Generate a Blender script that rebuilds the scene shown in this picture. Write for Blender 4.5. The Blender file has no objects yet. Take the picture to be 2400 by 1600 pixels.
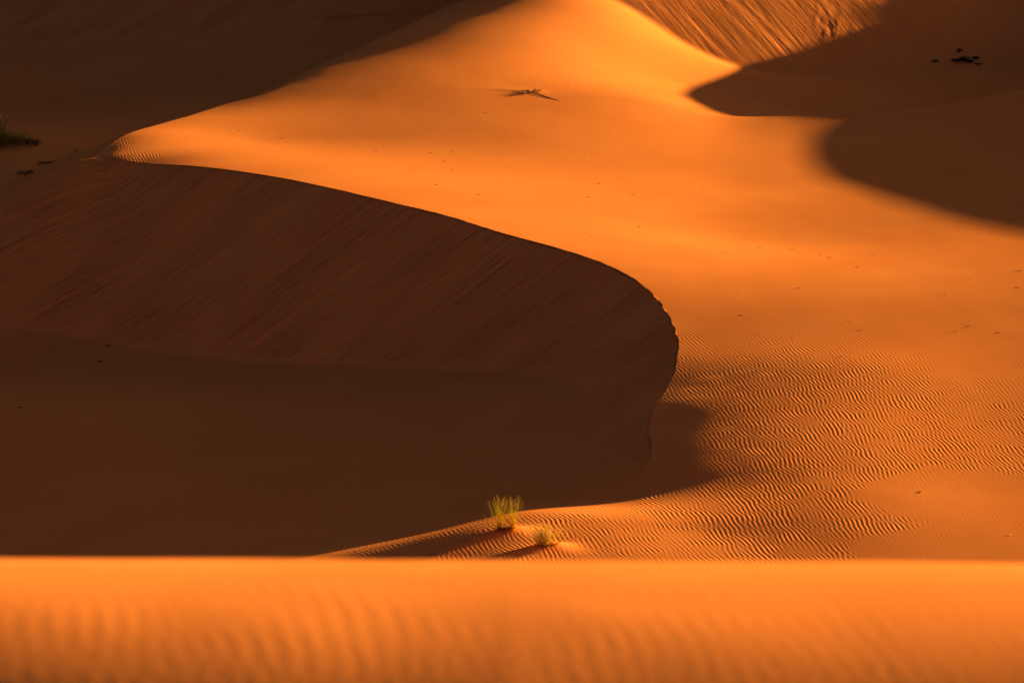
import bpy, math, random
import numpy as np
from mathutils import Vector

# ------------------------------------------------------------------ camera, world, sun, exposure
scene = bpy.context.scene
FPX = 10000.0                                  # focal length in pixels of the 2400-pixel-wide photograph (150 mm)
PITCH = math.atan(1051.0 / FPX)
SUN_EL = math.radians(9.5)
SUN_AZ = math.radians(37.0)                    # from +X (right) turned towards +Y (away)
SAND = (0.61, 0.150, 0.029)
SUN_STRENGTH, SUN_COLOR = 5.0, (1.0, 0.86, 0.37)
SKY_STRENGTH = 0.05
EXPOSURE = 2.55

cd = bpy.data.cameras.new('camera')
cam = bpy.data.objects.new('camera', cd)
scene.collection.objects.link(cam)
cam.location = (0, 0, 0)
cam.rotation_euler = (math.radians(90) - PITCH, 0, 0)
cd.lens = 150.0; cd.sensor_width = 36.0; cd.sensor_fit = 'HORIZONTAL'
cd.clip_start = 0.5; cd.clip_end = 6000
cd.dof.use_dof = True
cd.dof.focus_distance = 112.0
cd.dof.aperture_fstop = 2.5
scene.camera = cam

world = bpy.data.worlds.new('World'); scene.world = world; world.use_nodes = True
wn = world.node_tree; wn.nodes.clear()
sky = wn.nodes.new('ShaderNodeTexSky'); sky.sky_type = 'NISHITA'; sky.sun_disc = False
sky.sun_elevation = SUN_EL
sky.sun_rotation = math.radians(90) - SUN_AZ   # clockwise from +Y
sky.air_density = 0.11; sky.dust_density = 0.7; sky.ozone_density = 1.0
bg = wn.nodes.new('ShaderNodeBackground'); bg.inputs[1].default_value = SKY_STRENGTH
wo = wn.nodes.new('ShaderNodeOutputWorld')
wn.links.new(sky.outputs[0], bg.inputs[0]); wn.links.new(bg.outputs[0], wo.inputs[0])

Ld = Vector((math.cos(SUN_EL) * math.cos(SUN_AZ), math.cos(SUN_EL) * math.sin(SUN_AZ), math.sin(SUN_EL)))
sl = bpy.data.lights.new('sun', 'SUN'); sl.energy = SUN_STRENGTH; sl.angle = math.radians(0.5); sl.color = SUN_COLOR
so = bpy.data.objects.new('sun', sl); scene.collection.objects.link(so)
so.rotation_euler = (-Ld).to_track_quat('-Z', 'Y').to_euler()
so.location = (60, 140, 30)

scene.view_settings.view_transform = 'Standard'; scene.view_settings.look = 'None'
scene.view_settings.gamma = 1; scene.view_settings.exposure = EXPOSURE

# ------------------------------------------------------------------ helpers
cp_, sp_ = math.cos(PITCH), math.sin(PITCH)
def P(px, py, Y):
    """world point at distance Y seen in the direction of (px, py)"""
    u = (px - 1200) / FPX; v = (800 - py) / FPX
    d = (u, cp_ + v * sp_, -sp_ + v * cp_)
    s = Y / d[1]
    return (u * s, Y, d[2] * s)
def PA(lst): return np.array([P(*a) for a in lst])

class TPS:
    def __init__(self, pts, lam=0.02):
        pts = np.asarray(pts, float); self.c = pts[:, :2] / 20.0; z = pts[:, 2]
        n = len(pts); K = self.k(self.c[:, None, :] - self.c[None, :, :])
        A = np.zeros((n + 3, n + 3)); A[:n, :n] = K + lam * np.eye(n)
        A[:n, n] = 1; A[:n, n + 1:] = self.c; A[n, :n] = 1; A[n + 1:, :n] = self.c.T
        b = np.zeros(n + 3); b[:n] = z
        self.w = np.linalg.solve(A, b); self.n = n
    @staticmethod
    def k(d):
        r2 = (d ** 2).sum(-1)
        return 0.5 * r2 * np.log(r2 + 1e-12)
    def __call__(self, x, y):
        x = x / 20.0; y = y / 20.0
        out = self.w[self.n] + self.w[self.n + 1] * x + self.w[self.n + 2] * y
        for i in range(self.n):
            r2 = (x - self.c[i, 0]) ** 2 + (y - self.c[i, 1]) ** 2
            out = out + self.w[i] * 0.5 * r2 * np.log(r2 + 1e-12)
        return out

def ss(a, b, x):
    t = np.clip((x - a) / (b - a), 0, 1); return t * t * (3 - 2 * t)
def smax(a, b, k):
    h = np.clip(0.5 + 0.5 * (a - b) / k, 0, 1); return b * (1 - h) + a * h + k * h * (1 - h)
_rng = np.random.RandomState(7)
_tab = _rng.rand(256, 256)
def vnoise(x, y):
    xi = np.floor(x).astype(int); yi = np.floor(y).astype(int); fx = x - xi; fy = y - yi
    fx = fx * fx * fx * (fx * (fx * 6 - 15) + 10); fy = fy * fy * fy * (fy * (fy * 6 - 15) + 10)
    a = _tab[xi & 255, yi & 255]; b = _tab[(xi + 1) & 255, yi & 255]
    c = _tab[xi & 255, (yi + 1) & 255]; d = _tab[(xi + 1) & 255, (yi + 1) & 255]
    return (a * (1 - fx) + b * fx) * (1 - fy) + (c * (1 - fx) + d * fx) * fy - 0.5
def fbm(x, y, o=4):
    s = 0; a = 1.0
    for i in range(o):
        s = s + a * vnoise(x + 17.3 * i, y - 9.1 * i); x = x * 2.03; y = y * 2.03; a *= 0.5
    return s
def catmull(p, n=14):
    p = np.asarray(p, float); q = np.vstack([2 * p[0] - p[1], p, 2 * p[-1] - p[-2]]); out = []
    for i in range(1, len(q) - 2):
        for k in range(n):
            t = k / n
            out.append(0.5 * ((2 * q[i]) + (-q[i-1] + q[i+1]) * t + (2*q[i-1] - 5*q[i] + 4*q[i+1] - q[i+2]) * t*t + (-q[i-1] + 3*q[i] - 3*q[i+1] + q[i+2]) * t**3))
    out.append(q[-2]); return np.array(out)
def inside(x, y, poly):
    r = np.zeros(x.shape, bool); n = len(poly)
    for i in range(n):
        x1, y1 = poly[i]; x2, y2 = poly[(i + 1) % n]
        if y1 == y2: continue
        c = ((y1 > y) != (y2 > y)) & (x < (x2 - x1) * (y - y1) / (y2 - y1) + x1)
        r ^= c
    return r
def polydist(x, y, pl):
    """distance to polyline and the arc position of the nearest point"""
    best = np.full(x.shape, 1e9); arc = np.zeros(x.shape); s0 = 0.0
    for i in range(len(pl) - 1):
        ax, ay = pl[i]; bx, by = pl[i+1]; dx, dy = bx - ax, by - ay; L2 = dx*dx + dy*dy; L = math.sqrt(L2)
        t = np.clip(((x - ax) * dx + (y - ay) * dy) / L2, 0, 1)
        d = np.hypot(x - ax - t * dx, y - ay - t * dy); m = d < best
        best[m] = d[m]; arc[m] = s0 + t[m] * L; s0 += L
    return best, arc

# ------------------------------------------------------------------ the shape of the dunes
slip = [(1495,1117,94.0),(1526,1055,96.3),(1518,1000,98.9),(1536,949,100.8),(1561,908,102.7),(1582,857,104.8),(1587,796,108),(1571,750,110.3),
        (1541,704,112.5),(1490,658,115),(1400,612,117.8),(1306,582,120),(1173,546,122.8),(1061,510,125),(918,475,127.5),
        (765,439,130),(633,413,132.5),(430,387,135.3),(335,384,136.6),(280,375,137.2),(248,365,137.8)]
shoulder = [(218,372,137.9),(180,391,138.0),(100,435,138.2),(0,477,138.6),(-150,535,139),(-400,640,136)]
crest_w = np.vstack([PA(slip), PA(shoulder)])
ridge = [(300,314,142.2),(345,300,144),(420,278,146.8),(520,247,150.5),(632,217,152.5),(740,168,156.5),(867,108,162),(960,66,165),(1020,38,168),(1095,0,172)]

Wp = list(map(tuple, crest_w[:len(slip) + 2]))
Wp += [P(*a) for a in ridge]
Wp += [P(*a) for a in [
    (255,346,139.9),(450,330,141),(600,330,142),(800,230,150.5),(1000,370,138.5),(1000,200,152.5),
    (1200,400,136.5),(1200,300,144.5),(1200,200,153),
    (1500,560,123),(1500,450,133.5),(1500,350,142),(1500,230,151.5),
    (1300,100,161.5),(1300,-20,169.5),
    (1700,300,148),(1700,420,137.5),(1700,560,125),(2200,560,124.5),(2400,560,124),
    (1900,450,135),(2200,450,134.5),(2400,430,136.5),
    (2000,850,103.7),(2300,850,103.7),
    (2000,1000,96.9),(2300,1000,97.0),(2000,1150,91.0),(2300,1150,91.2),
    (1650,1250,88.1),(2000,1250,87.6),(2300,1280,86.6),(1180,1245,87.8),(1280,1280,86.9),(1400,1215,88.8),(1326,1205,89.2),(1500,1300,86.2),
    (1430,0,170),(1530,55,169.3),(1620,105,169),(1735,152,168.8),(1600,200,160),(1850,190,165.5),(2050,200,167.5),(2300,190,169.5),
    ]]
Wp += [(-8.0,172,-6.7),(-6.5,182,-6.0),(-15,160,-8.6),(3,180,-4.3),(-2,225,-4.4),
       (27,155,-8.6),(26,125,-8.8),(26,100,-11.0),(24,85,-13.0),(4,70,-15.4),(20,70,-15.4),(34,170,-6.5),(30,185,-7.0)]
def flank(x, y):
    """the nose of the dune falls away to the left just above its tip"""
    xb = np.interp(y, [90, 92, 95, 98, 103], [5.0, 5.0, 4.9, 4.6, 4.2])
    A = ss(88.6, 93.0, y) * (1 - ss(98.5, 110, y))
    return -0.27 * A * 1.7 * np.log1p(np.exp(np.clip((xb - 0.75 - x) / 1.7, -30, 12)))
Vp = [P(*a) for a in [(30,335,155),(180,383,150),(58,423,146.5),(108,450,143.5),(16,466,144),(100,300,166),(100,200,203),(400,250,182),(600,160,198),(800,100,200),(870,40,210),(700,70,215),(500,150,215),(250,150,228),
    (0,115,251),(250,97,244),(500,78,237),(650,30,235.5),(800,-30,234.7)]]
Vp += [(-13.6,155,-9.35),(-25,148,-11.2),(-12.6,150,-9.4),(-20,145,-11.3),(-10.5,165,-8.9),(-8,180,-8.2),(-3,215,-6.0),(-2,232,-4.6),(-30,120,-14)]
V_ = TPS(Vp, 0.001)
Wp = np.array(Wp); _wt = Wp.copy(); _wt[:, 2] -= flank(Wp[:, 0], Wp[:, 1])
W0 = TPS(_wt, 0.002)
W = lambda x, y: W0(x, y) + flank(x, y)

Fp = [P(*a) for a in [
    (1495,1117,94.0),(1430,1105,95.3),(1409,1091,96.8),(1403,1020,101.2),(1378,954,106),(1316,923,108.5),(1224,900,111),(1020,880,115.5),(796,872,118.5),
    (612,845,122.3),(408,837,124),(245,815,126.3),(122,790,128),(40,750,129.5),
    (1000,1000,108),(1000,1150,99.5),(800,1250,95.5),(600,1290,94.5),(200,1290,97),(200,1100,108),(200,950,116),(600,1000,112),(600,1150,103),
    (1200,1100,100),(1200,1180,94.2),(1350,1150,94.4),(1000,1250,91.2),(1180,1245,87.8),(1280,1280,86.9),(1400,1215,88.8),(1326,1205,89.2),(1500,1300,86.2),(-300,1000,115),
    (1650,1250,88.1)]]
Fp += [(4,70,-15.4),(20,70,-15.4),(-12,70,-16.5),(-30,100,-20.5),(-45,120,-25),(-30,65,-23)]
F = TPS(Fp, 0.0004)

cl = crest_w[:, :2]
SUB = 26
line = catmull(cl, SUB)
jx = np.array([vnoise(np.array([i * 0.33 * 14 / SUB]), np.array([3.1]))[0] + 0.5*vnoise(np.array([i * 0.9 * 14 / SUB]), np.array([8.1]))[0] for i in range(len(line))])
line[:, 0] += 0.03 * jx * ss(0, 10, np.arange(len(line)))
n_slip = SUB * (len(slip) - 1)
_q = ss(n_slip, n_slip + 1.5 * SUB, np.arange(len(line)))
zline = W(line[:, 0], line[:, 1]) * (1 - _q) + catmull(crest_w, SUB)[:, 2] * _q
ii = np.arange(len(line)) * 14.0 / SUB
kline = np.interp(ii, [0, 60, 120, 230, n_slip * 14 / SUB, len(line) * 14 / SUB], [0.57, 0.57, 0.62, 0.66, 0.64, 0.60])
rline = np.interp(ii, [0, 170, 215, 245, n_slip * 14 / SUB, n_slip * 14 / SUB + 16, len(line) * 14 / SUB], [0.02, 0.02, 0.03, 0.05, 0.1, 1.5, 6.0])
front = np.array([(2.2, 20), (2.4, 60), (2.6, 85)])
lee_poly = np.vstack([front, line, [(-60, 125), (-300, 120), (-300, 20)]])

rl = np.vstack([PA(shoulder)[::-1], PA([(240,353,138.9),(270,331,140.8)]), PA(ridge), PA([(1180,-14,175)])])
rline2 = catmull(rl[:, :2], 10)
_q = 1 - ss(34, 48, np.arange(len(rline2)))
z2line = W(rline2[:, 0], rline2[:, 1]) * (1 - _q) + catmull(rl, 10)[:, 2] * _q
back_poly = np.vstack([rline2, [(1.0, 182), (1.0, 3000), (-3000, 3000), (-3000, 150), (-60, 125)]])
def planeZ(x, y, p, fall, k):
    return p[2] - k * ((x - p[0]) * fall[0] + (y - p[1]) * fall[1])
R2 = PA([(960,292,144.5),(1100,290,146),(1300,288,147.5),(1500,283,149),(1700,276,150),(1900,271,150.5),(2050,262,151),(2190,251,152),(2300,232,153),(2400,207,154)])
R2 = np.vstack([R2, [(23, 155, -6.6), (30, 155, -6.4), (40, 155, -6.4)]])
r2line = catmull(R2, 8)
r2xy = r2line[:, :2]
r2arc = np.concatenate([[0], np.cumsum(np.hypot(*np.diff(r2xy, axis=0).T))])
r2A = np.maximum(r2line[:, 2] - W(r2xy[:, 0], r2xy[:, 1]), 0) * ss(0, 6, r2arc)
_gx = np.arange(-20, 45, 0.1); _ga = np.interp(_gx, r2xy[:, 0], r2A); _gy = np.interp(_gx, r2xy[:, 0], r2xy[:, 1])
_kn = np.exp(-(np.arange(-40, 41) * 0.1 / 1.3) ** 2); _kn /= _kn.sum()
_gy2 = np.convolve(np.pad(_gy, 40, 'edge'), _kn, 'valid'); _ga2 = np.convolve(np.pad(_ga, 40, 'edge'), _kn, 'valid')
r2xy = np.stack([_gx, _gy2], 1); r2A = _ga2

# ridge of the dune beyond the right edge whose shadow falls across the bowl and the plateau
CR = np.array([(30,110,-10),(31,122,-8.0),(32,132,-7.0),(32,141,-6.05),(32,145.2,-5.6),(32,148.9,-5.2),(32,152.7,-4.8),(32,157.8,-4.25),(32,161.1,-3.9),(32,164.5,-3.55),(32,166.6,-3.2),(32,168.2,-2.9),(32,170.4,-2.35),(32,172.5,-2.1),(32,175.4,-1.95),(32,185.5,-1.95),(32,186.7,-1.6),(32,187.7,-1.05),(32,189,-0.5),(33,193,-0.1),(36,210,-0.6),(36,300,-2.0)])

TAILS = []   # (x, y, dirx, diry, length, height)
g1 = P(1186,1243,87.7); g2 = P(1283,1281,86.6)
def tails(x, y):
    z = 0
    for (gx, gy, dx, dy, L, h, wd) in TAILS:
        a = (x - gx) * dx + (y - gy) * dy; b = (x - gx) * -dy + (y - gy) * dx
        b = b + 0.12 * np.sin(a * 1.3)
        along = np.where(a > 0, np.exp(-(a / L) ** 1.5), np.exp(-(a / 0.45) ** 2))
        w = wd * (1 + 0.5 * np.clip(a, 0, 6) / L)
        prof = np.exp(-np.sqrt((b / w) ** 2 + 0.02) * 1.3)
        z = z + h * along * prof
    return z
TAILS.append((g1[0] + .05, g1[1], -0.74, -0.67, 3.4, 0.15, 0.36))
TAILS.append((g2[0] + .05, g2[1], -0.72, -0.69, 3.4, 0.22, 0.34))
bu = P(40,340,154.5)
TAILS.append((bu[0], bu[1], 0.72, 0.69, 5.0, 0.30, 0.9))
for q in [(60,420,146.5),(110,447,143.5)]:
    b_ = P(*q); TAILS.append((b_[0], b_[1], 0.8, 0.6, 2.0, 0.30, 0.5))
rt = P(1248,215,151.7)
TAILS.append((rt[0], rt[1], -0.97, 0.1, 1.6, 0.05, 0.45))
tw = P(760,60,214); TAILS.append((tw[0], tw[1], 0.5, 0.87, 5.0, 0.45, 0.6))

def height(x, y):
    """terrain height beyond the foreground dune, plus shading attributes"""
    w = W(x, y)
    # low ridge crossing the plateau to the right
    m = (y > 110) & (y < 215) & (x > -8)
    add = np.zeros_like(w)
    if m.any():
        yl = np.interp(x[m], r2xy[:, 0], r2xy[:, 1])
        A = np.interp(x[m], r2xy[:, 0], r2A)
        d = np.abs(y[m] - yl)
        frontside = y[m] < yl
        A = A * ss(-5.5, -1.0, x[m]) * ss(126, 142, y[m])
        wf = 5.0
        dr = np.sqrt(d * d + 0.15) - 0.387
        prof = np.where(frontside, 1.0 / (1 + (dr / wf) ** 2), np.maximum(1 - dr * 0.50 / np.maximum(A, 0.15), 0))
        add[m] = A * prof
    w = w + add
    # the far side of the skyline ridge drops into the shaded valley on the left
    bk = np.where((x < 1.2) & inside(x, y, back_poly))[0]
    if len(bk):
        xb_, yb_ = x[bk], y[bk]; v = V_(xb_, yb_)
        mm = (yb_ < 200) & (yb_ > 110) & (xb_ > -45)
        C_ = np.full(xb_.shape, -99.0); xs, ys = xb_[mm], yb_[mm]; cc = np.full(xs.shape, -99.0)
        for i in range(len(rline2)):
            cc = np.maximum(cc, z2line[i] - 0.46 * (np.sqrt((xs - rline2[i, 0]) ** 2 + (ys - rline2[i, 1]) ** 2 + 0.03) - 0.173))
        C_[mm] = cc
        w[bk] = smax(C_, v, 0.25)
    # far faces
    p1 = P(1735,152,168.8); p2 = P(2080,150,171); p3 = P(2340,160,174); pl = P(250,97,244)
    B1 = planeZ(x, y, p1, (0.48, -0.877), 0.60)
    B2 = planeZ(x, y, p2, (0.44, -0.898), 0.60)
    B3 = planeZ(x, y, p3, (-0.65, -0.70), 0.55)
    rough = 0.06 * fbm((x * .85 + y * .5) * 0.9, (x * .5 - y * .85) * 0.16, 3) * ss(26, 12, x)
    slump = np.exp(-((x - 12.9) / 1.2) ** 2 - ((y - 172) / 2.2) ** 2) * 0.14 * fbm(x * 2.6, y * 1.1, 4)
    B = smax(smax(B1 + rough + slump, B2, 0.8), B3, 1.5)
    cap = -1.8 + 7.0 * ss(184, 212, y) + 4 * ss(240, 330, y) + 1.0 * vnoise(x * .05, y * .05)
    cap = cap - 2.0 * ss(10, 16, x) * (1 - ss(27, 33, x)) * (1 - ss(186, 200, y))
    cap = cap - 9 * ss(38, 62, x) * (1 - ss(300, 420, y - x))
    B = -smax(-B, -cap, 0.8)
    B = B - 14 * ss(22.5, 31, x) * (1 - ss(176, 188, y))
    B = np.where(x > 1.0, B, np.minimum(B, w + 0.0) - 2.0 * (1.0 - x))
    LF = planeZ(x, y, pl, (-0.80, -0.60), 0.60) + 0.35 * fbm((x * .6 - y * .8) * 0.5, (x * .8 + y * .6) * 0.07, 3)
    LF = np.minimum(LF, 7 + 0.02 * (y - 240) + 3 * vnoise(x * .02 + 5, y * .02))
    LF = np.where(y > 224, LF, -99)
    stB = np.clip((B - w) * 3, 0, 1); stL = np.clip((LF - w) * 3, 0, 1)
    w2 = smax(np.maximum(w, -12.5), B, 0.12)
    w2 = smax(w2, LF, 0.12)
    w = np.where(y > 150, w2, w)
    # hill beyond the right edge
    m = x > 14
    if m.any():
        zr = np.interp(y[m], CR[:, 1], CR[:, 2]); xr = np.interp(y[m], CR[:, 1], CR[:, 0])
        dd = np.abs(x[m] - xr)
        hill = zr - 0.42 * (np.sqrt(dd ** 2 + 0.1) - 0.3)
        hill = np.where(y[m] < 108, -30, hill)
        w[m] = smax(w[m], hill, 0.6)
    # lee side of the main crest
    lee = inside(x, y, lee_poly)
    z = w.copy(); st = np.maximum(stB * 0.16, stL); s = np.zeros_like(w); t = np.zeros_like(w)
    wb = np.clip(stB, 0, 1)
    k3 = ss(16, 26, x)
    sB = (x * .85 + y * .5) * (1 - k3) + (x * -.7 + y * .65) * k3
    s = np.where(stB > stL, sB, (x * .6 - y * .8)); t = np.where(stB > stL, x * .5 - y * .85, x * .8 + y * .6)
    idx = np.where(lee)[0]
    if len(idx):
        xl = x[idx]; yl = y[idx]; f = F(xl, yl)
        S = np.full(xl.shape, -99.0); sa = np.zeros_like(xl)
        mm = (yl > 88) & (yl < 145) & (xl > -40)
        xs = xl[mm]; ys = yl[mm]; Sb = np.full(xs.shape, -99.0); ab = np.zeros_like(xs)
        la = np.concatenate([[0], np.cumsum(np.hypot(*np.diff(line, axis=0).T))])
        Sc = np.full(xs.shape, -99.0)
        for i in range(0, len(line)):
            d2 = (xs - line[i, 0]) ** 2 + (ys - line[i, 1]) ** 2
            v = zline[i] - 0.004 - kline[i] * (np.sqrt(d2 + rline[i] ** 2) - rline[i])
            if i < n_slip:
                b = v > Sb; Sb[b] = v[b]; ab[b] = la[i]
            else:
                Sc = np.maximum(Sc, v)
        below = np.clip(-9.1 - np.maximum(Sb, Sc), 0.0, 2.0)
        wst = np.ones_like(xl); wst[mm] = ss(-5.0, 0.5, Sb - Sc)
        Sb = smax(Sb, Sc, 0.01 + 0.7 * below)
        S[mm] = Sb; sa[mm] = ab
        # grooves left by small avalanches
        gr = 0.05 * fbm(xs * 0.5 * 1.6 - ys * 0.87 * 1.6, (xs * .87 + ys * .5) * 0.12, 3)
        S[mm] = S[mm] + gr * ss(0.2, 1.5, zline.max() - Sb) * 0.8
        k = np.interp(sa, [0, 45, 60, 75], [0.06, 0.10, 1.2, 2.5])
        zl = smax(f, S, k)
        stl = np.clip((S - f) * 5, 0, 1)
        fade = wst
        st[idx] = stl * fade
        s[idx] = xl * 0.5 - yl * 0.87 + 0.004 * (yl - 110) ** 2 * 0.3; t[idx] = xl * .87 + yl * .5
        # in front of the tip the two surfaces melt into each other
        ext = np.vstack([front, line[:2]])
        dd, _ = polydist(xl, yl, ext)
        bl = 1 - ss(0, 3.0, dd)
        bl = bl * ss(99.5, 95.5, yl)
        zl = zl * (1 - bl) + np.where(S > f, zl, w[idx]) * bl
        z[idx] = zl
    z = z + tails(x, y)
    z = z + 0.010 * fbm(x * 0.35, y * 0.2, 3)
    # ripple strength
    B_ = lambda cx, cy, rx, ry: 1 - ss(0.45, 1.15, np.sqrt(((x - cx) / rx) ** 2 + ((y - cy) / ry) ** 2))
    nz = fbm(x * 0.35, y * 0.13, 3)
    edge = 112 - 0.35 * (x - 4) + 5 * nz
    ra = ss(0, 9, edge - y) * ss(1.0, 3.5, x + 0.02*(y-90)) * (~lee)
    patch = B_(10.2, 90.5, 2.8, 2.6) + B_(9.5, 86.5, 2.5, 2.0) + B_(12.5, 88, 2.5, 5)
    ra = ra * (1 - 0.9 * ss(0.25, 0.5, patch + 0.7 * nz))
    rg = (1 - ss(0.7, 1.2, np.sqrt(((x + 0.5) / 6.5) ** 2 + ((y - 87.5) / 4.2) ** 2))) * 0.9
    rc = B_(-11.3, 141, 3.6, 8.0)
    rd = B_(-1.2, 167, 3.6, 7.5) + 0.45 * B_(-4.5, 158, 3.2, 8) + 0.4 * B_(-7.5, 149, 3.2, 8)
    yl2 = np.interp(x, r2xy[:, 0], r2xy[:, 1])
    re = 0.95 * ss(-4, 3, x) * (1 - ss(13.5, 17, x)) * (1 - ss(6, 17, (yl2 - 1.5 - y) * (1.0))) * ss(0, 2.5, yl2 - y)
    rf = 0.22 * ss(12, 16, x) * ss(124, 132, y) * (1 - ss(0, 3, y - yl2))
    rgap = 0.35 * B_(0.6, 99.0, 2.6, 6.0) + 0.22 * B_(-8, 118, 5, 5) 
    rip = np.where(lee, np.maximum(rg, rgap), np.clip(np.maximum.reduce([ra, rg * (y < 95), rc, rd, re, rf]), 0, 1))
    rip = np.maximum(rip * (0.8 + 0.6 * nz), 0.06) * (1 - np.clip(st, 0, 1))
    # direction of the ripple wave vector
    ang = np.full_like(x, 0.22)
    ang = ang + 0.25 * fbm(x * 0.12, y * 0.06, 2)
    fine = np.where(lee, rgap > rg, rf > 0.05).astype(float)
    ang = np.where(fine > 0, -0.45, ang)
    return z, rip, st, s, t, ang, fine

def foreground(x, y):
    """near dune the camera looks over"""
    c = np.array([P(-300,1304,22.1), P(0,1306,22), P(1200,1311,22), P(2400,1321,22.2), P(2800,1325,22.3)])
    zc = np.interp(x, c[:, 0], c[:, 2]); yc = np.interp(x, c[:, 0], c[:, 1])
    d = y - yc
    # slope -0.156 at the crest, rolling over towards the camera and steepening beyond it
    e = np.clip(-d, 0, 9)
    z = zc - 0.156 * d - np.where(d > 0, 0.05 * d * d, 0.25 * e ** 3.5 / (3.5 * 32))
    z = np.where(d > 6, zc - 0.156 * 6 - 1.8 - 0.60 * (d - 6), z)
    z = z + 0.03 * fbm(x * 0.5 + 3, y * 0.35, 2)
    z = z + 0.015 * fbm(x * 0.6, y * 0.5, 3)
    return z

def grid_mesh(name, u, Yr, fn, mat, attrs=True):
    U, Yg = np.meshgrid(u, Yr); x = (U * Yg).ravel(); y = Yg.ravel()
    res = fn(x, y)
    z = res[0] if isinstance(res, tuple) else res
    co = np.stack([x, y, z], 1).astype(np.float32).ravel()
    nr, nc = len(Yr), len(u)
    i = np.arange(nr * nc).reshape(nr, nc)
    f = np.stack([i[:-1, :-1], i[:-1, 1:], i[1:, 1:], i[1:, :-1]], -1).reshape(-1).astype(np.int32)
    nf = (nr - 1) * (nc - 1)
    me = bpy.data.meshes.new(name)
    me.vertices.add(nr * nc); me.vertices.foreach_set('co', co)
    me.loops.add(nf * 4); me.loops.foreach_set('vertex_index', f)
    me.polygons.add(nf)
    me.polygons.foreach_set('loop_start', np.arange(0, nf * 4, 4, dtype=np.int32))
    me.polygons.foreach_set('loop_total', np.full(nf, 4, dtype=np.int32))
    me.polygons.foreach_set('use_smooth', np.ones(nf, dtype=bool))
    me.update(calc_edges=True)
    names = ['rip', 'streak', 's', 't', 'ang', 'fine']
    vals = res[1:] if isinstance(res, tuple) else [0.06 + 0.06 * np.clip(fbm(x * 0.8, y * 0.5, 2), -0.6, 0.6), 0 * x, 0 * x, 0 * x, 0.12 + 0 * x, 0 * x]
    for n, v in zip(names, vals):
        a = me.attributes.new(n, 'FLOAT', 'POINT'); a.data.foreach_set('value', np.asarray(v, dtype=np.float32))
    me.materials.append(mat)
    o = bpy.data.objects.new(name, me); scene.collection.objects.link(o)
    return o

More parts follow.
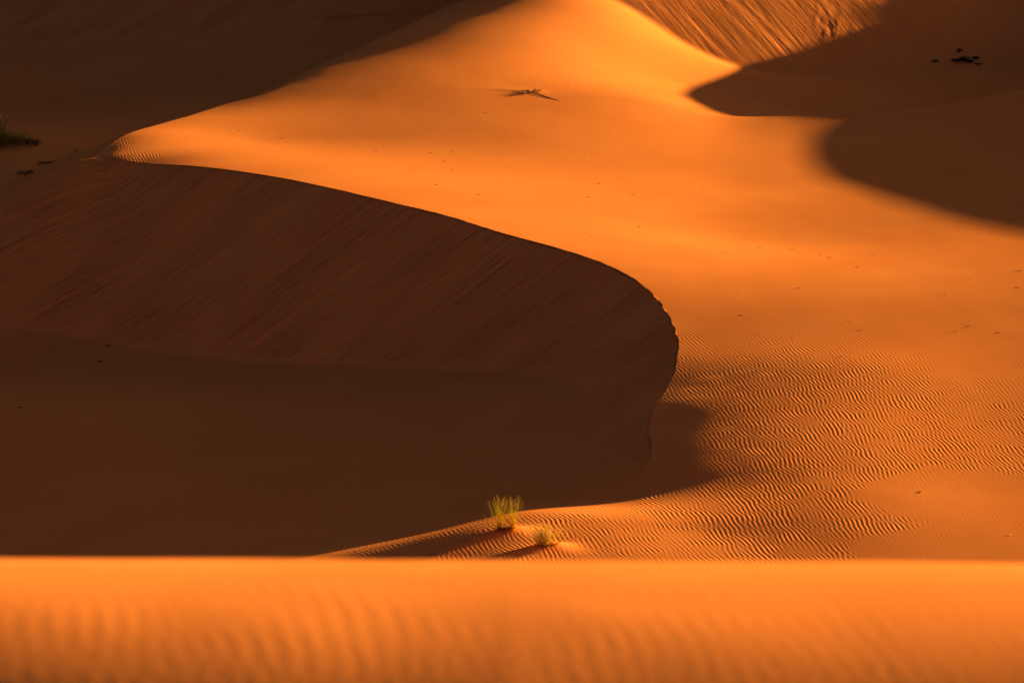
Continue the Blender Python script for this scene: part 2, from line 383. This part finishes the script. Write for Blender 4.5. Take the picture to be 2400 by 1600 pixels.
# ------------------------------------------------------------------ materials
def sand_material():
    m = bpy.data.materials.new('sand'); m.use_nodes = True; nt = m.node_tree; N = nt.nodes; L = nt.links
    b = N['Principled BSDF']
    b.inputs['Roughness'].default_value = 0.95
    b.inputs['Specular IOR Level'].default_value = 0.0
    b.inputs['Diffuse Roughness'].default_value = 0.0
    geo = N.new('ShaderNodeNewGeometry')
    def attr(n):
        a = N.new('ShaderNodeAttribute'); a.attribute_name = n; return a.outputs['Fac']
    def math_(op, a, b_=None, c=None, clamp=False):
        q = N.new('ShaderNodeMath'); q.operation = op; q.use_clamp = clamp
        for i, v in enumerate((a, b_, c)):
            if v is None: continue
            if isinstance(v, (int, float)): q.inputs[i].default_value = v
            else: L.new(v, q.inputs[i])
        return q.outputs[0]
    pos = geo.outputs['Position']
    flat = N.new('ShaderNodeVectorMath'); flat.operation = 'MULTIPLY'; flat.inputs[1].default_value = (1, 1, 0); L.new(pos, flat.inputs[0])
    # warp
    wn_ = N.new('ShaderNodeTexNoise'); wn_.inputs['Scale'].default_value = 1.0; wn_.inputs['Detail'].default_value = 2
    L.new(flat.outputs[0], wn_.inputs['Vector'])
    wv = N.new('ShaderNodeVectorMath'); wv.operation = 'MULTIPLY_ADD'
    L.new(wn_.outputs['Color'], wv.inputs[0]); wv.inputs[1].default_value = (0.13, 0.13, 0); L.new(flat.outputs[0], wv.inputs[2])
    def gabor(scale, freq, aniso, orient):
        g = N.new('ShaderNodeTexGabor'); g.gabor_type = '2D'
        L.new(wv.outputs[0], g.inputs['Vector'])
        g.inputs['Scale'].default_value = scale; g.inputs['Frequency'].default_value = freq
        g.inputs['Anisotropy'].default_value = aniso
        L.new(orient, g.inputs[[k for k in g.inputs.keys() if k.startswith('Orientation')][0]])
        return g.outputs['Value']
    rip = attr('rip'); st = attr('streak'); ang = attr('ang'); fine = attr('fine')
    ga = gabor(2.0, 4.9, 0.96, ang)
    gb = gabor(2.2, 6.6, 1.0, ang)
    ha = math_('MULTIPLY', math_('SUBTRACT', ga, 0.5), 0.0135)
    hb = math_('MULTIPLY', math_('SUBTRACT', gb, 0.5), 0.012)
    mix = N.new('ShaderNodeMix'); mix.data_type = 'FLOAT'
    L.new(fine, mix.inputs['Factor']); L.new(ha, mix.inputs['A']); L.new(hb, mix.inputs['B'])
    ripple = math_('MULTIPLY', mix.outputs['Result'], rip)
    # avalanche streaks running down the steep faces
    cx = N.new('ShaderNodeCombineXYZ'); L.new(attr('s'), cx.inputs[0]); 
    L.new(math_('MULTIPLY', attr('t'), 0.09), cx.inputs[1])
    s1 = N.new('ShaderNodeTexNoise'); s1.inputs['Scale'].default_value = 2.6; s1.inputs['Detail'].default_value = 5; s1.inputs['Roughness'].default_value = 0.62
    s1.inputs['Distortion'].default_value = 0.25
    L.new(cx.outputs[0], s1.inputs['Vector'])
    s2 = N.new('ShaderNodeTexNoise'); s2.inputs['Scale'].default_value = 0.55; s2.inputs['Detail'].default_value = 3
    cx2 = N.new('ShaderNodeCombineXYZ'); L.new(attr('s'), cx2.inputs[0]); L.new(math_('MULTIPLY', attr('t'), 0.45), cx2.inputs[1]); L.new(cx2.outputs[0], s2.inputs['Vector'])
    amp = math_('MULTIPLY', math_('SUBTRACT', s2.outputs['Fac'], 0.30, clamp=True), 2.2)
    streak = math_('MULTIPLY', math_('MULTIPLY', math_('MULTIPLY', math_('SUBTRACT', s1.outputs['Fac'], 0.5), 0.80), amp), st)
    # faint swell and grain everywhere
    g1_ = N.new('ShaderNodeTexNoise'); g1_.inputs['Scale'].default_value = 22; g1_.inputs['Detail'].default_value = 3; L.new(pos, g1_.inputs['Vector'])
    grain = math_('MULTIPLY', math_('SUBTRACT', g1_.outputs['Fac'], 0.5), 0.0022)
    tot = math_('ADD', math_('ADD', ripple, streak), grain)
    bump = N.new('ShaderNodeBump'); bump.inputs['Strength'].default_value = 1.0; bump.inputs['Distance'].default_value = 1.0
    L.new(tot, bump.inputs['Height']); L.new(bump.outputs[0], b.inputs['Normal'])
    # colour: slight drifts of coarser, darker grains
    c1 = N.new('ShaderNodeTexNoise'); c1.inputs['Scale'].default_value = 0.25; c1.inputs['Detail'].default_value = 6; L.new(pos, c1.inputs['Vector'])
    ramp = N.new('ShaderNodeValToRGB'); L.new(c1.outputs['Fac'], ramp.inputs[0])
    r, g, bl = SAND
    ramp.color_ramp.elements[0].position = 0.3; ramp.color_ramp.elements[0].color = (r * 0.95, g * 0.92, bl * 0.9, 1)
    ramp.color_ramp.elements[1].position = 0.7; ramp.color_ramp.elements[1].color = (r * 1.03, g * 1.06, bl * 1.1, 1)
    L.new(ramp.outputs[0], b.inputs['Base Color'])
    return m
sand = sand_material()

# ------------------------------------------------------------------ terrain meshes
NC = 1300
u = np.concatenate([np.linspace(-1.2, -0.145, 40)[:-1], np.linspace(-0.145, 0.145, NC), np.linspace(0.145, 0.27, 130)[1:], np.linspace(0.27, 1.2, 70)[1:]])
Yr = np.concatenate([np.linspace(34, 78, 12)[:-1], np.arange(78, 90, 0.10), np.arange(90, 140, 0.065), np.arange(140, 200, 0.10),
                     np.arange(200, 262, 0.16), np.geomspace(262, 4000, 60)])
terr = grid_mesh('dunes', u, Yr, height, sand); terr['kind'] = 'structure'
u2 = np.concatenate([np.linspace(-1.4, -0.2, 20)[:-1], np.linspace(-0.2, 0.2, 260), np.linspace(0.2, 1.4, 20)[1:]])
fg = grid_mesh('foreground_dune', u2, np.concatenate([np.linspace(6, 24, 220), np.linspace(24.2, 46, 60)]), foreground, sand); fg['kind'] = 'structure'
#PLANTS
# ------------------------------------------------------------------ placing things on the sand
def ground_hits(pix):
    """where the view direction through each photo pixel first meets the sand"""
    ys = np.concatenate([np.arange(82, 140, 0.06), np.arange(140, 262, 0.12)])
    X = np.concatenate([np.full(len(ys), (px - 1200) / FPX) * ys for px, py in pix]); Y = np.tile(ys, len(pix))
    Z = height(X, Y)[0]
    d = Y * cp_ - Z * sp_; PY = 800 - (Y * sp_ + Z * cp_) / d * FPX
    out = []
    for i, (px, py) in enumerate(pix):
        q = PY[i * len(ys):(i + 1) * len(ys)]; zz = Z[i * len(ys):(i + 1) * len(ys)]
        k = np.argmax(q <= py); k = max(k, 1)
        out.append(((px - 1200) / FPX * ys[k], ys[k], zz[k]))
    return out

rnd = random.Random(11)
class MB:
    def __init__(s): s.v = []; s.f = []; s.t = []
    def tube(s, pts, rads, tints, n=3):
        b = len(s.v); m = len(pts)
        for i, p in enumerate(pts):
            a = pts[min(i + 1, m - 1)] - pts[max(i - 1, 0)]
            if a.length < 1e-6: a = Vector((0, 0, 1))
            a.normalize(); sd = a.cross(Vector((0.31, 0.9, 0.3))); sd.normalize(); up = a.cross(sd)
            for k in range(n):
                an = 2 * math.pi * k / n
                s.v.append(p + (sd * math.cos(an) + up * math.sin(an)) * rads[i]); s.t.append(tints[i])
        for i in range(m - 1):
            for k in range(n):
                s.f.append((b + i * n + k, b + i * n + (k + 1) % n, b + (i + 1) * n + (k + 1) % n, b + (i + 1) * n + k))
        s.f.append(tuple(b + k for k in range(n))[::-1]); s.f.append(tuple(b + (m - 1) * n + k for k in range(n)))
    def seed(s, p, d, L, w, tint):
        d = d.normalized(); sd = d.cross(Vector((0.3, 0.8, 0.5))).normalized(); up = d.cross(sd); b = len(s.v)
        for q in (p, p + d * L * .45 + sd * w, p + d * L * .5 + up * w, p + d * L * .45 - sd * w, p + d * L * .5 - up * w, p + d * L):
            s.v.append(q); s.t.append(tint)
        for k in range(4):
            a, c = b + 1 + k, b + 1 + (k + 1) % 4
            s.f.append((b, c, a)); s.f.append((b + 5, a, c))
    def blade(s, base, az, lean, L, w, droop=0.5, t0=0.0, t1=1.0, seg=5):
        pts = []; h = Vector((math.cos(az), math.sin(az), 0)); p = base.copy(); th = lean
        for i in range(seg + 1):
            pts.append(p.copy()); p = p + (h * math.sin(th) + Vector((0, 0, math.cos(th)))) * (L / seg); th += droop / seg
        s.tube(pts, [w * (1 - 0.8 * i / seg) for i in range(seg + 1)], [t0 + (t1 - t0) * i / seg for i in range(seg + 1)])
        return pts[-1], pts[-1] - pts[-2]
    def build(s, name, mat, parent, loc=None):
        me = bpy.data.meshes.new(name); me.from_pydata([tuple(v) for v in s.v], [], s.f)
        a = me.attributes.new('tint', 'FLOAT', 'POINT'); a.data.foreach_set('value', np.array(s.t, dtype=np.float32))
        me.materials.append(mat); me.update()
        o = bpy.data.objects.new(name, me); scene.collection.objects.link(o)
        if parent: o.parent = parent
        if loc: o.location = loc
        return o

def plant_mat(name, c0, c1, trans=0.35):
    m = bpy.data.materials.new(name); m.use_nodes = True; nt = m.node_tree; N = nt.nodes; L = nt.links
    b = N['Principled BSDF']; b.inputs['Roughness'].default_value = 0.9; b.inputs['Specular IOR Level'].default_value = 0.0
    at = N.new('ShaderNodeAttribute'); at.attribute_name = 'tint'
    nz = N.new('ShaderNodeTexNoise'); nz.inputs['Scale'].default_value = 35; nz.inputs['Detail'].default_value = 2
    tc = N.new('ShaderNodeTexCoord'); L.new(tc.outputs['Object'], nz.inputs['Vector'])
    ad = N.new('ShaderNodeMath'); ad.operation = 'MULTIPLY_ADD'; L.new(nz.outputs['Fac'], ad.inputs[0]); ad.inputs[1].default_value = 0.6
    su = N.new('ShaderNodeMath'); su.operation = 'SUBTRACT'; L.new(at.outputs['Fac'], su.inputs[0]); su.inputs[1].default_value = 0.3
    L.new(su.outputs[0], ad.inputs[2])
    r = N.new('ShaderNodeValToRGB'); L.new(ad.outputs[0], r.inputs[0])
    r.color_ramp.elements[0].color = (*c0, 1); r.color_ramp.elements[1].color = (*c1, 1)
    L.new(r.outputs[0], b.inputs['Base Color'])
    if trans:
        tr = N.new('ShaderNodeBsdfTranslucent'); L.new(r.outputs[0], tr.inputs[0])
        mx = N.new('ShaderNodeMixShader'); mx.inputs[0].default_value = trans
        L.new(b.outputs[0], mx.inputs[1]); L.new(tr.outputs[0], mx.inputs[2])
        L.new(mx.outputs[0], N['Material Output'].inputs['Surface'])
    return m
M_green = plant_mat('grass_blades', (0.62, 0.25, 0.007), (0.33, 0.28, 0.005), 0.5)
M_olive = plant_mat('olive_blades', (0.34, 0.17, 0.02), (0.17, 0.15, 0.016))
M_straw = plant_mat('straw', (0.26, 0.12, 0.025), (0.36, 0.20, 0.05))
M_seed = plant_mat('seed_heads', (0.62, 0.38, 0.09), (0.85, 0.62, 0.22), 0.5)
M_root = plant_mat('roots', (0.07, 0.025, 0.008), (0.22, 0.08, 0.02), 0)
M_wood = plant_mat('weathered_root', (0.22, 0.075, 0.015), (0.46, 0.20, 0.045), 0)
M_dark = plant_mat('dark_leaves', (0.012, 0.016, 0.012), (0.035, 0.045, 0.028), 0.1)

def thing(name, label, cat, loc, group=None):
    o = bpy.data.objects.new(name, None); scene.collection.objects.link(o); o.location = loc
    o.empty_display_size = 0.2; o['label'] = label; o['category'] = cat
    if group: o['group'] = group
    return o
V = Vector
def roots(n, r, h):
    m = MB()
    for i in range(n):
        az = rnd.uniform(0, 2 * math.pi); rr = r * math.sqrt(rnd.random()) * 0.5
        m.blade(V((math.cos(az) * rr, math.sin(az) * rr, rnd.uniform(0, h * .3))), az + rnd.uniform(-1, 1), rnd.uniform(0.7, 1.5), r * rnd.uniform(.5, 1.1), 0.010, rnd.uniform(0.3, 1.2), rnd.random(), rnd.random(), 4)
    return m

pix = dict(g1=(1184, 1243), g2=(1282, 1279), bush=(28, 338), tuft=(180, 383), m1=(58, 418), m2=(108, 447), pale=(16, 466),
           root=(1250, 216), s0=(2258, 146), s1=(2240, 146), s2=(2247, 125), s3=(2270, 147), s4=(2285, 141), s5=(2291, 151), s6=(2190, 146), hook=(514, 178), ridge=(735, 62))
for q, (a_, b_, c_) in dict(tuft=(180, 383, 150), m1=(58, 421, 146.5), m2=(108, 448, 143.5), pale=(16, 466, 144)).items(): pix.pop(q)
hit = dict(zip(pix.keys(), ground_hits(list(pix.values()))))
for q, (a_, b_, c_) in dict(tuft=(180, 383, 150), m1=(58, 421, 146.5), m2=(108, 448, 143.5), pale=(16, 466, 144)).items():
    p_ = P(a_, b_, c_); hit[q] = (p_[0], p_[1], float(height(np.array([p_[0]]), np.array([p_[1]]))[0][0]))

# upright yellow-green grass tuft
t = thing('grass_tuft', 'tall upright yellow green grass tuft in two sprays, standing behind the fluffy one', 'grass tuft', hit['g1'], 'grass tufts between the dune tip and the foreground')
m = MB(); sd = MB()
for cx, cz, n in ((-0.08, 0.0, 105), (0.17, 0.0, 95)):
    for i in range(n):
        b = V((cx + rnd.gauss(0, .045), cz + rnd.gauss(0, .06), -0.03)); az = rnd.uniform(0, 2 * math.pi); L = rnd.uniform(.30, .74)
        az = az if rnd.random() < .7 else math.pi + rnd.gauss(0, .4)
        tip, d = m.blade(b, az, abs(rnd.gauss(0.08, .15)), L, 0.0026, rnd.uniform(-.05, .5), 0.0, rnd.uniform(.6, 1.3))
        if L > .55 and rnd.random() < .45:
            for k in range(5): sd.seed(tip - d * k * .25 + V((rnd.gauss(0, .008), rnd.gauss(0, .008), 0)), d + V((rnd.gauss(0, .05), 0, 0)), .022, .005, rnd.random())
m.build('blades', M_green, t); sd.build('seed_heads', M_seed, t)
m = MB()
for i in range(34):
    az = math.pi + rnd.gauss(0, .9) if rnd.random() < .7 else rnd.gauss(0, .7)
    m.blade(V((rnd.gauss(-.05, .12), rnd.gauss(0, .06), -.02)), az, rnd.uniform(.35, .95), rnd.uniform(.25, .55), .003, rnd.uniform(.3, 1.1), 0, 1)
m.build('dry_stems', M_straw, t)
roots(40, .2, .04).build('root_mat', M_root, t)

# fluffy tuft with pale seed heads
t = thing('grass_tuft', 'low bushy grass tuft covered in pale fluffy seed heads, nearest the foreground', 'grass tuft', hit['g2'], 'grass tufts between the dune tip and the foreground')
m = MB(); sd = MB()
for i in range(230):
    b = V((rnd.gauss(-.05, .11), rnd.gauss(0, .07), -.03)); az = rnd.uniform(0, 2 * math.pi); L = rnd.uniform(.18, .50)
    tip, d = m.blade(b, az, abs(rnd.gauss(.14, .30)), L, .0026, rnd.uniform(-.1, .5), .15, rnd.uniform(.6, 1.2))
    if rnd.random() < .45:
        for k in range(7): sd.seed(tip - d * k * .35 + V((rnd.gauss(0, .018), rnd.gauss(0, .018), rnd.gauss(0, .008))), d + V((rnd.gauss(0, .08), 0, 0)), .030, .0095, rnd.random())
m.build('blades', M_green, t)
tip, d = None, None
m2 = MB()
for x0, az, lean, L in ((.16, 0.1, 1.1, .34), (.2, 0.0, .75, .40), (.05, .3, 1.45, .34), (0, -1.2, 1.5, .16)):
    tip, d = m2.blade(V((x0, -.02, .02)), az, lean, L, .006, -.5 if x0 > .04 else .3, .3, 1)
    for k in range(14): sd.seed(tip - d * k * .13 + V((rnd.gauss(0, .010), 0, rnd.gauss(0, .012))), d, .026, .007, rnd.random())
m2.build('dry_stems', M_straw, t); sd.build('seed_heads', M_seed, t)
roots(30, .18, .04).build('root_mat', M_root, t)

# big clump at the left edge
t = thing('desert_bush', 'large shaggy bush cut by the left picture edge, olive stems over a dark root mound', 'bush', hit['bush'])
m = MB(); st_ = MB(); sd = MB()
for i in range(400):
    b = V((rnd.gauss(-.15, .38), rnd.gauss(0, .2), 0)); az = rnd.uniform(0, 2 * math.pi); L = rnd.uniform(.35, 1.15) * (1 if b.x < -.25 else .5)
    mm = m if rnd.random() < .85 else st_
    tip, d = mm.blade(b, az, abs(rnd.gauss(.05, .30)), L, .009, rnd.uniform(0, .6), 0, rnd.uniform(.5, 1.2))
    if L > .6 and rnd.random() < .12:
        for k in range(5): sd.seed(tip - d * k * .3 + V((rnd.gauss(0, .02), 0, 0)), d, .04, .01, rnd.random())
for i in range(120):
    m.blade(V((rnd.uniform(-.2, .75), rnd.gauss(0, .15), .02)), rnd.gauss(0, 1.0), rnd.uniform(.5, 1.2), rnd.uniform(.15, .4), .007, rnd.uniform(0, 1), .2, 1.2)
m.build('blades', M_olive, t); st_.build('dry_stems', M_straw, t); sd.build('seed_heads', M_seed, t)
m = MB()
for i in range(260):
    x0 = rnd.uniform(-.6, .95); az = rnd.uniform(0, 2 * math.pi)
    m.blade(V((x0, rnd.gauss(-.05, .15), rnd.uniform(-.08, .18) * (1 - abs(x0) * .6))), az, rnd.uniform(.6, 2.0), rnd.uniform(.12, .32), .010, rnd.uniform(.5, 2), rnd.random() * .6, rnd.random() * .6, 4)
m.build('root_mat', M_root, t)

t = thing('grass_tuft', 'small thin dark grass tuft half hidden behind the dune shoulder', 'grass tuft', hit['tuft'])
m = MB(); sd = MB()
for i in range(60):
    tip, d = m.blade(V((rnd.gauss(0, .12), rnd.gauss(0, .06), -.05)), rnd.uniform(0, 6.28), abs(rnd.gauss(0, .2)), rnd.uniform(.35, .75), .006, rnd.uniform(0, .3), 0, rnd.uniform(.5, 1.2))
    if rnd.random() < .2:
        for k in range(4): sd.seed(tip - d * k * .3, d, .04, .01, rnd.random())
m.build('blades', M_olive, t); sd.build('seed_heads', M_seed, t)

for key, nm, lb, wd in (('m1', 'creeping_plant', 'low dark creeping plant on a small sand drift left of the dune shoulder', .32), ('m2', 'creeping_plant', 'low creeping plant tucked right against the edge of the dune shoulder', .26)):
    t = thing(nm, lb, 'plant', hit[key], 'creeping plants beside the dune shoulder')
    m = MB()
    for i in range(150):
        x0 = rnd.uniform(-wd, wd)
        m.blade(V((x0, rnd.gauss(0, .06) + x0 * .4, x0 * .22 + .0)), rnd.uniform(0, 6.28), rnd.uniform(.3, 1.4), rnd.uniform(.04, .13), .006, .5, .1, 1.1, 3)
    m.build('blades', M_olive, t)
    roots(50, wd, .03).build('root_mat', M_root, t)
t = thing('grass_tuft', 'faint pale feathery tuft at the left edge above the dune shoulder', 'grass tuft', hit['pale'])
m = MB(); sd = MB()
for i in range(26):
    tip, d = m.blade(V((rnd.gauss(0, .1), 0, -.03)), rnd.uniform(0, 6.28), abs(rnd.gauss(.1, .3)), rnd.uniform(.15, .32), .004, .4, .3, 1)
    for k in range(3): sd.seed(tip - d * k * .3, d, .03, .008, rnd.random())
m.build('blades', M_straw, t); sd.build('seed_heads', M_seed, t)

# half-buried uprooted plant on the lit slope
t = thing('uprooted_plant', 'half buried dry uprooted plant with trailing stalks on the sunlit slope', 'dead plant', hit['root'])
m = MB()
for i in range(90):
    x0 = rnd.uniform(-.45, .28)
    m.blade(V((x0, rnd.gauss(0, .22), rnd.uniform(-.04, .05))), rnd.uniform(0, 6.28), rnd.uniform(.8, 1.8), rnd.uniform(.08, .26), .009, rnd.uniform(-.5, 1.2), rnd.random(), rnd.random(), 4)
m.build('root_crown', M_wood, t)
m = MB()
for i in range(46):
    m.blade(V((rnd.uniform(-.3, .28), rnd.gauss(0, .2), rnd.uniform(-.03, .06))), rnd.uniform(0, 6.28), rnd.uniform(.7, 1.7), rnd.uniform(.08, .24), .008, rnd.uniform(-.5, 1.2), .2, 1, 4)
m.build('twigs', M_straw, t)
m = MB()
for x0, y0, az, L in ((.0, -.3, -.75, 1.2), (.1, -.2, -.85, 1.0), (-.1, -.6, -.55, 1.15)):
    pts = []; gx_, gy_ = x0, y0
    for k in range(8):
        X_ = hit['root'][0] + gx_; Y_ = hit['root'][1] + gy_
        pts.append(V((gx_, gy_, float(height(np.array([X_]), np.array([Y_]))[0][0]) - hit['root'][2] + .002)))
        gx_ += math.cos(az) * L / 7; gy_ += math.sin(az) * L / 7 * 1.6
    m.tube(pts, [.006] * 8, [.4] * 8)
m.build('trailing_stalk', M_straw, t)

# dark little shrubs at the foot of the shaded bowl
shr = [('s0', .16, .14, 'tallest of the dark shrubs in the shaded hollow, a rounded green black clump'),
       ('s1', .26, .05, 'flat spreading dark shrub just left of the tallest one in the shaded hollow'),
       ('s2', .07, .09, 'small dark shrub standing alone uphill of the others in the shaded hollow'),
       ('s3', .12, .07, 'low dark shrub just right of the tallest one in the shaded hollow'),
       ('s4', .08, .08, 'small round black shrub up on the bank right of the others'),
       ('s5', .10, .03, 'faint flat shrub at the right end of the row in the shaded hollow'),
       ('s6', .08, .04, 'tiny dark shrub far left of the others in the shaded hollow')]
for key, wd, hh, lb in shr:
    t = thing('shrub', lb, 'shrub', hit[key], 'dark shrubs in the shaded hollow')
    m = MB(); lf = MB()
    for i in range(int(60 + 500 * wd)):
        x0 = rnd.gauss(0, wd * .5)
        b = V((x0, rnd.gauss(0, wd * .35), 0)); az = rnd.uniform(0, 6.28); L = hh * rnd.uniform(.5, 1.5)
        tip, d = m.blade(b, az, rnd.uniform(0, 1.0), L, .006, .3, .2, 1, 2)
        for k in range(3): lf.seed(tip - d * rnd.random() + V((rnd.gauss(0, .02), rnd.gauss(0, .02), 0)), V((rnd.gauss(0, 1), rnd.gauss(0, 1), rnd.random())), .04, .014, rnd.random())
    m.build('stems', M_root, t); lf.build('leaves', M_dark, t)

m = MB()
m.tube([V((.05, 0, .12)), V((.0, 0, .09)), V((-.02, 0, .0)), V((.02, -.02, .0)), V((.16, .05, .02)), V((.34, .3, .03))], [.012, .012, .014, .014, .012, .006], [.2] * 6)
o = m.build('bent_twig', M_root, None, hit['hook']); o['label'] = 'hook shaped dark twig lying alone on the shaded valley floor'; o['category'] = 'twig'

# loose bits of twig and straw lying on the sand
dark = [(1322,26),(1420,101),(1561,118),(1578,118),(1332,200),(1024,343),(1009,359),(1029,358),(1062,356),(882,355),(950,425),(1023,434),(1042,379),(1062,399),
        (1121,457),(1440,277),(1403,431),(1380,463),(1484,458),(1140,264),(2331,311),(1930,433),(1648,440),(558,307),(623,309),(660,326),
        (1748,564),(1702,592),(1784,581),(1860,585),(1845,583),(1924,597),(2010,627),(1872,676),(1732,690),(2217,693),(1993,752),(2018,776),
        (2275,765),(2245,775),(2048,600),(2098,625),(2395,635),(2390,675),(2347,781),(2279,656),(1974,837),(1390,555),(1500,532)]
shade = [(248,811),(228,848),(38,955)]
pale = [(977,183),(750,400),(1947,604),(1870,790),(1746,738),(2170,1153),(2378,1254),(775,334),(1730,272),(1806,269)]
hd = ground_hits(dark + shade + pale)
def stick(r, L, mat, name, label, cat, group, loc, n=3):
    m = MB(); az = rnd.gauss(0, .25) + (math.pi if rnd.random() < .5 else 0)
    for j in range(n):
        a = az + rnd.gauss(0, .35); p0 = V((rnd.gauss(0, .02), rnd.gauss(0, .03), r * .6)); pts = []
        for k in range(4):
            pts.append(p0 + V((math.cos(a), math.sin(a) * 1.5, 0)) * (L * (k / 3 - .5)) + V((0, rnd.gauss(0, .008), abs(rnd.gauss(0, .008)))))
        m.tube(pts, [r * .7, r, r, r * .5], [rnd.random()] * 4, 4)
    o = m.build(name, mat, None, loc); o['label'] = label; o['category'] = cat; o['group'] = group
for i, h_ in enumerate(hd):
    if i < len(dark):
        qx, qy = dark[i]
        where = ('sunlit upper slope above the half buried plant' if qy < 130 else 'sunlit slope just beside the half buried plant' if qy < 270 and qx < 1400 else
                 'sunlit sand near the left tip of the dune crest' if qx < 900 else 'sand between the half buried plant and long crest' if qx < 1350 else
                 'lit sand close behind the middle of the curved crest' if qx < 1700 else 'lit sand beside the shadow edge at upper right' if qy < 450 else
                 'lit sand by the right picture edge' if qx > 2200 else 'smooth lit sand just above the rippled slope')
        stick(.0035, rnd.uniform(.04, .10), M_straw if i % 3 == 0 else M_wood, 'twig', 'tiny brown twig on the ' + where, 'twig', 'twigs scattered over the sunlit sand', h_)
    elif i < len(dark) + len(shade): stick(.014, .12, M_dark, 'twig', 'tiny black twig lying on the shaded sand below the long steep slope', 'twig', 'twigs on the shaded sand', h_)
    else: stick(.006, .07, M_seed, 'straw_piece', 'tiny pale piece of straw lying on the orange sand', 'straw', 'pale straw pieces on the sand', h_)
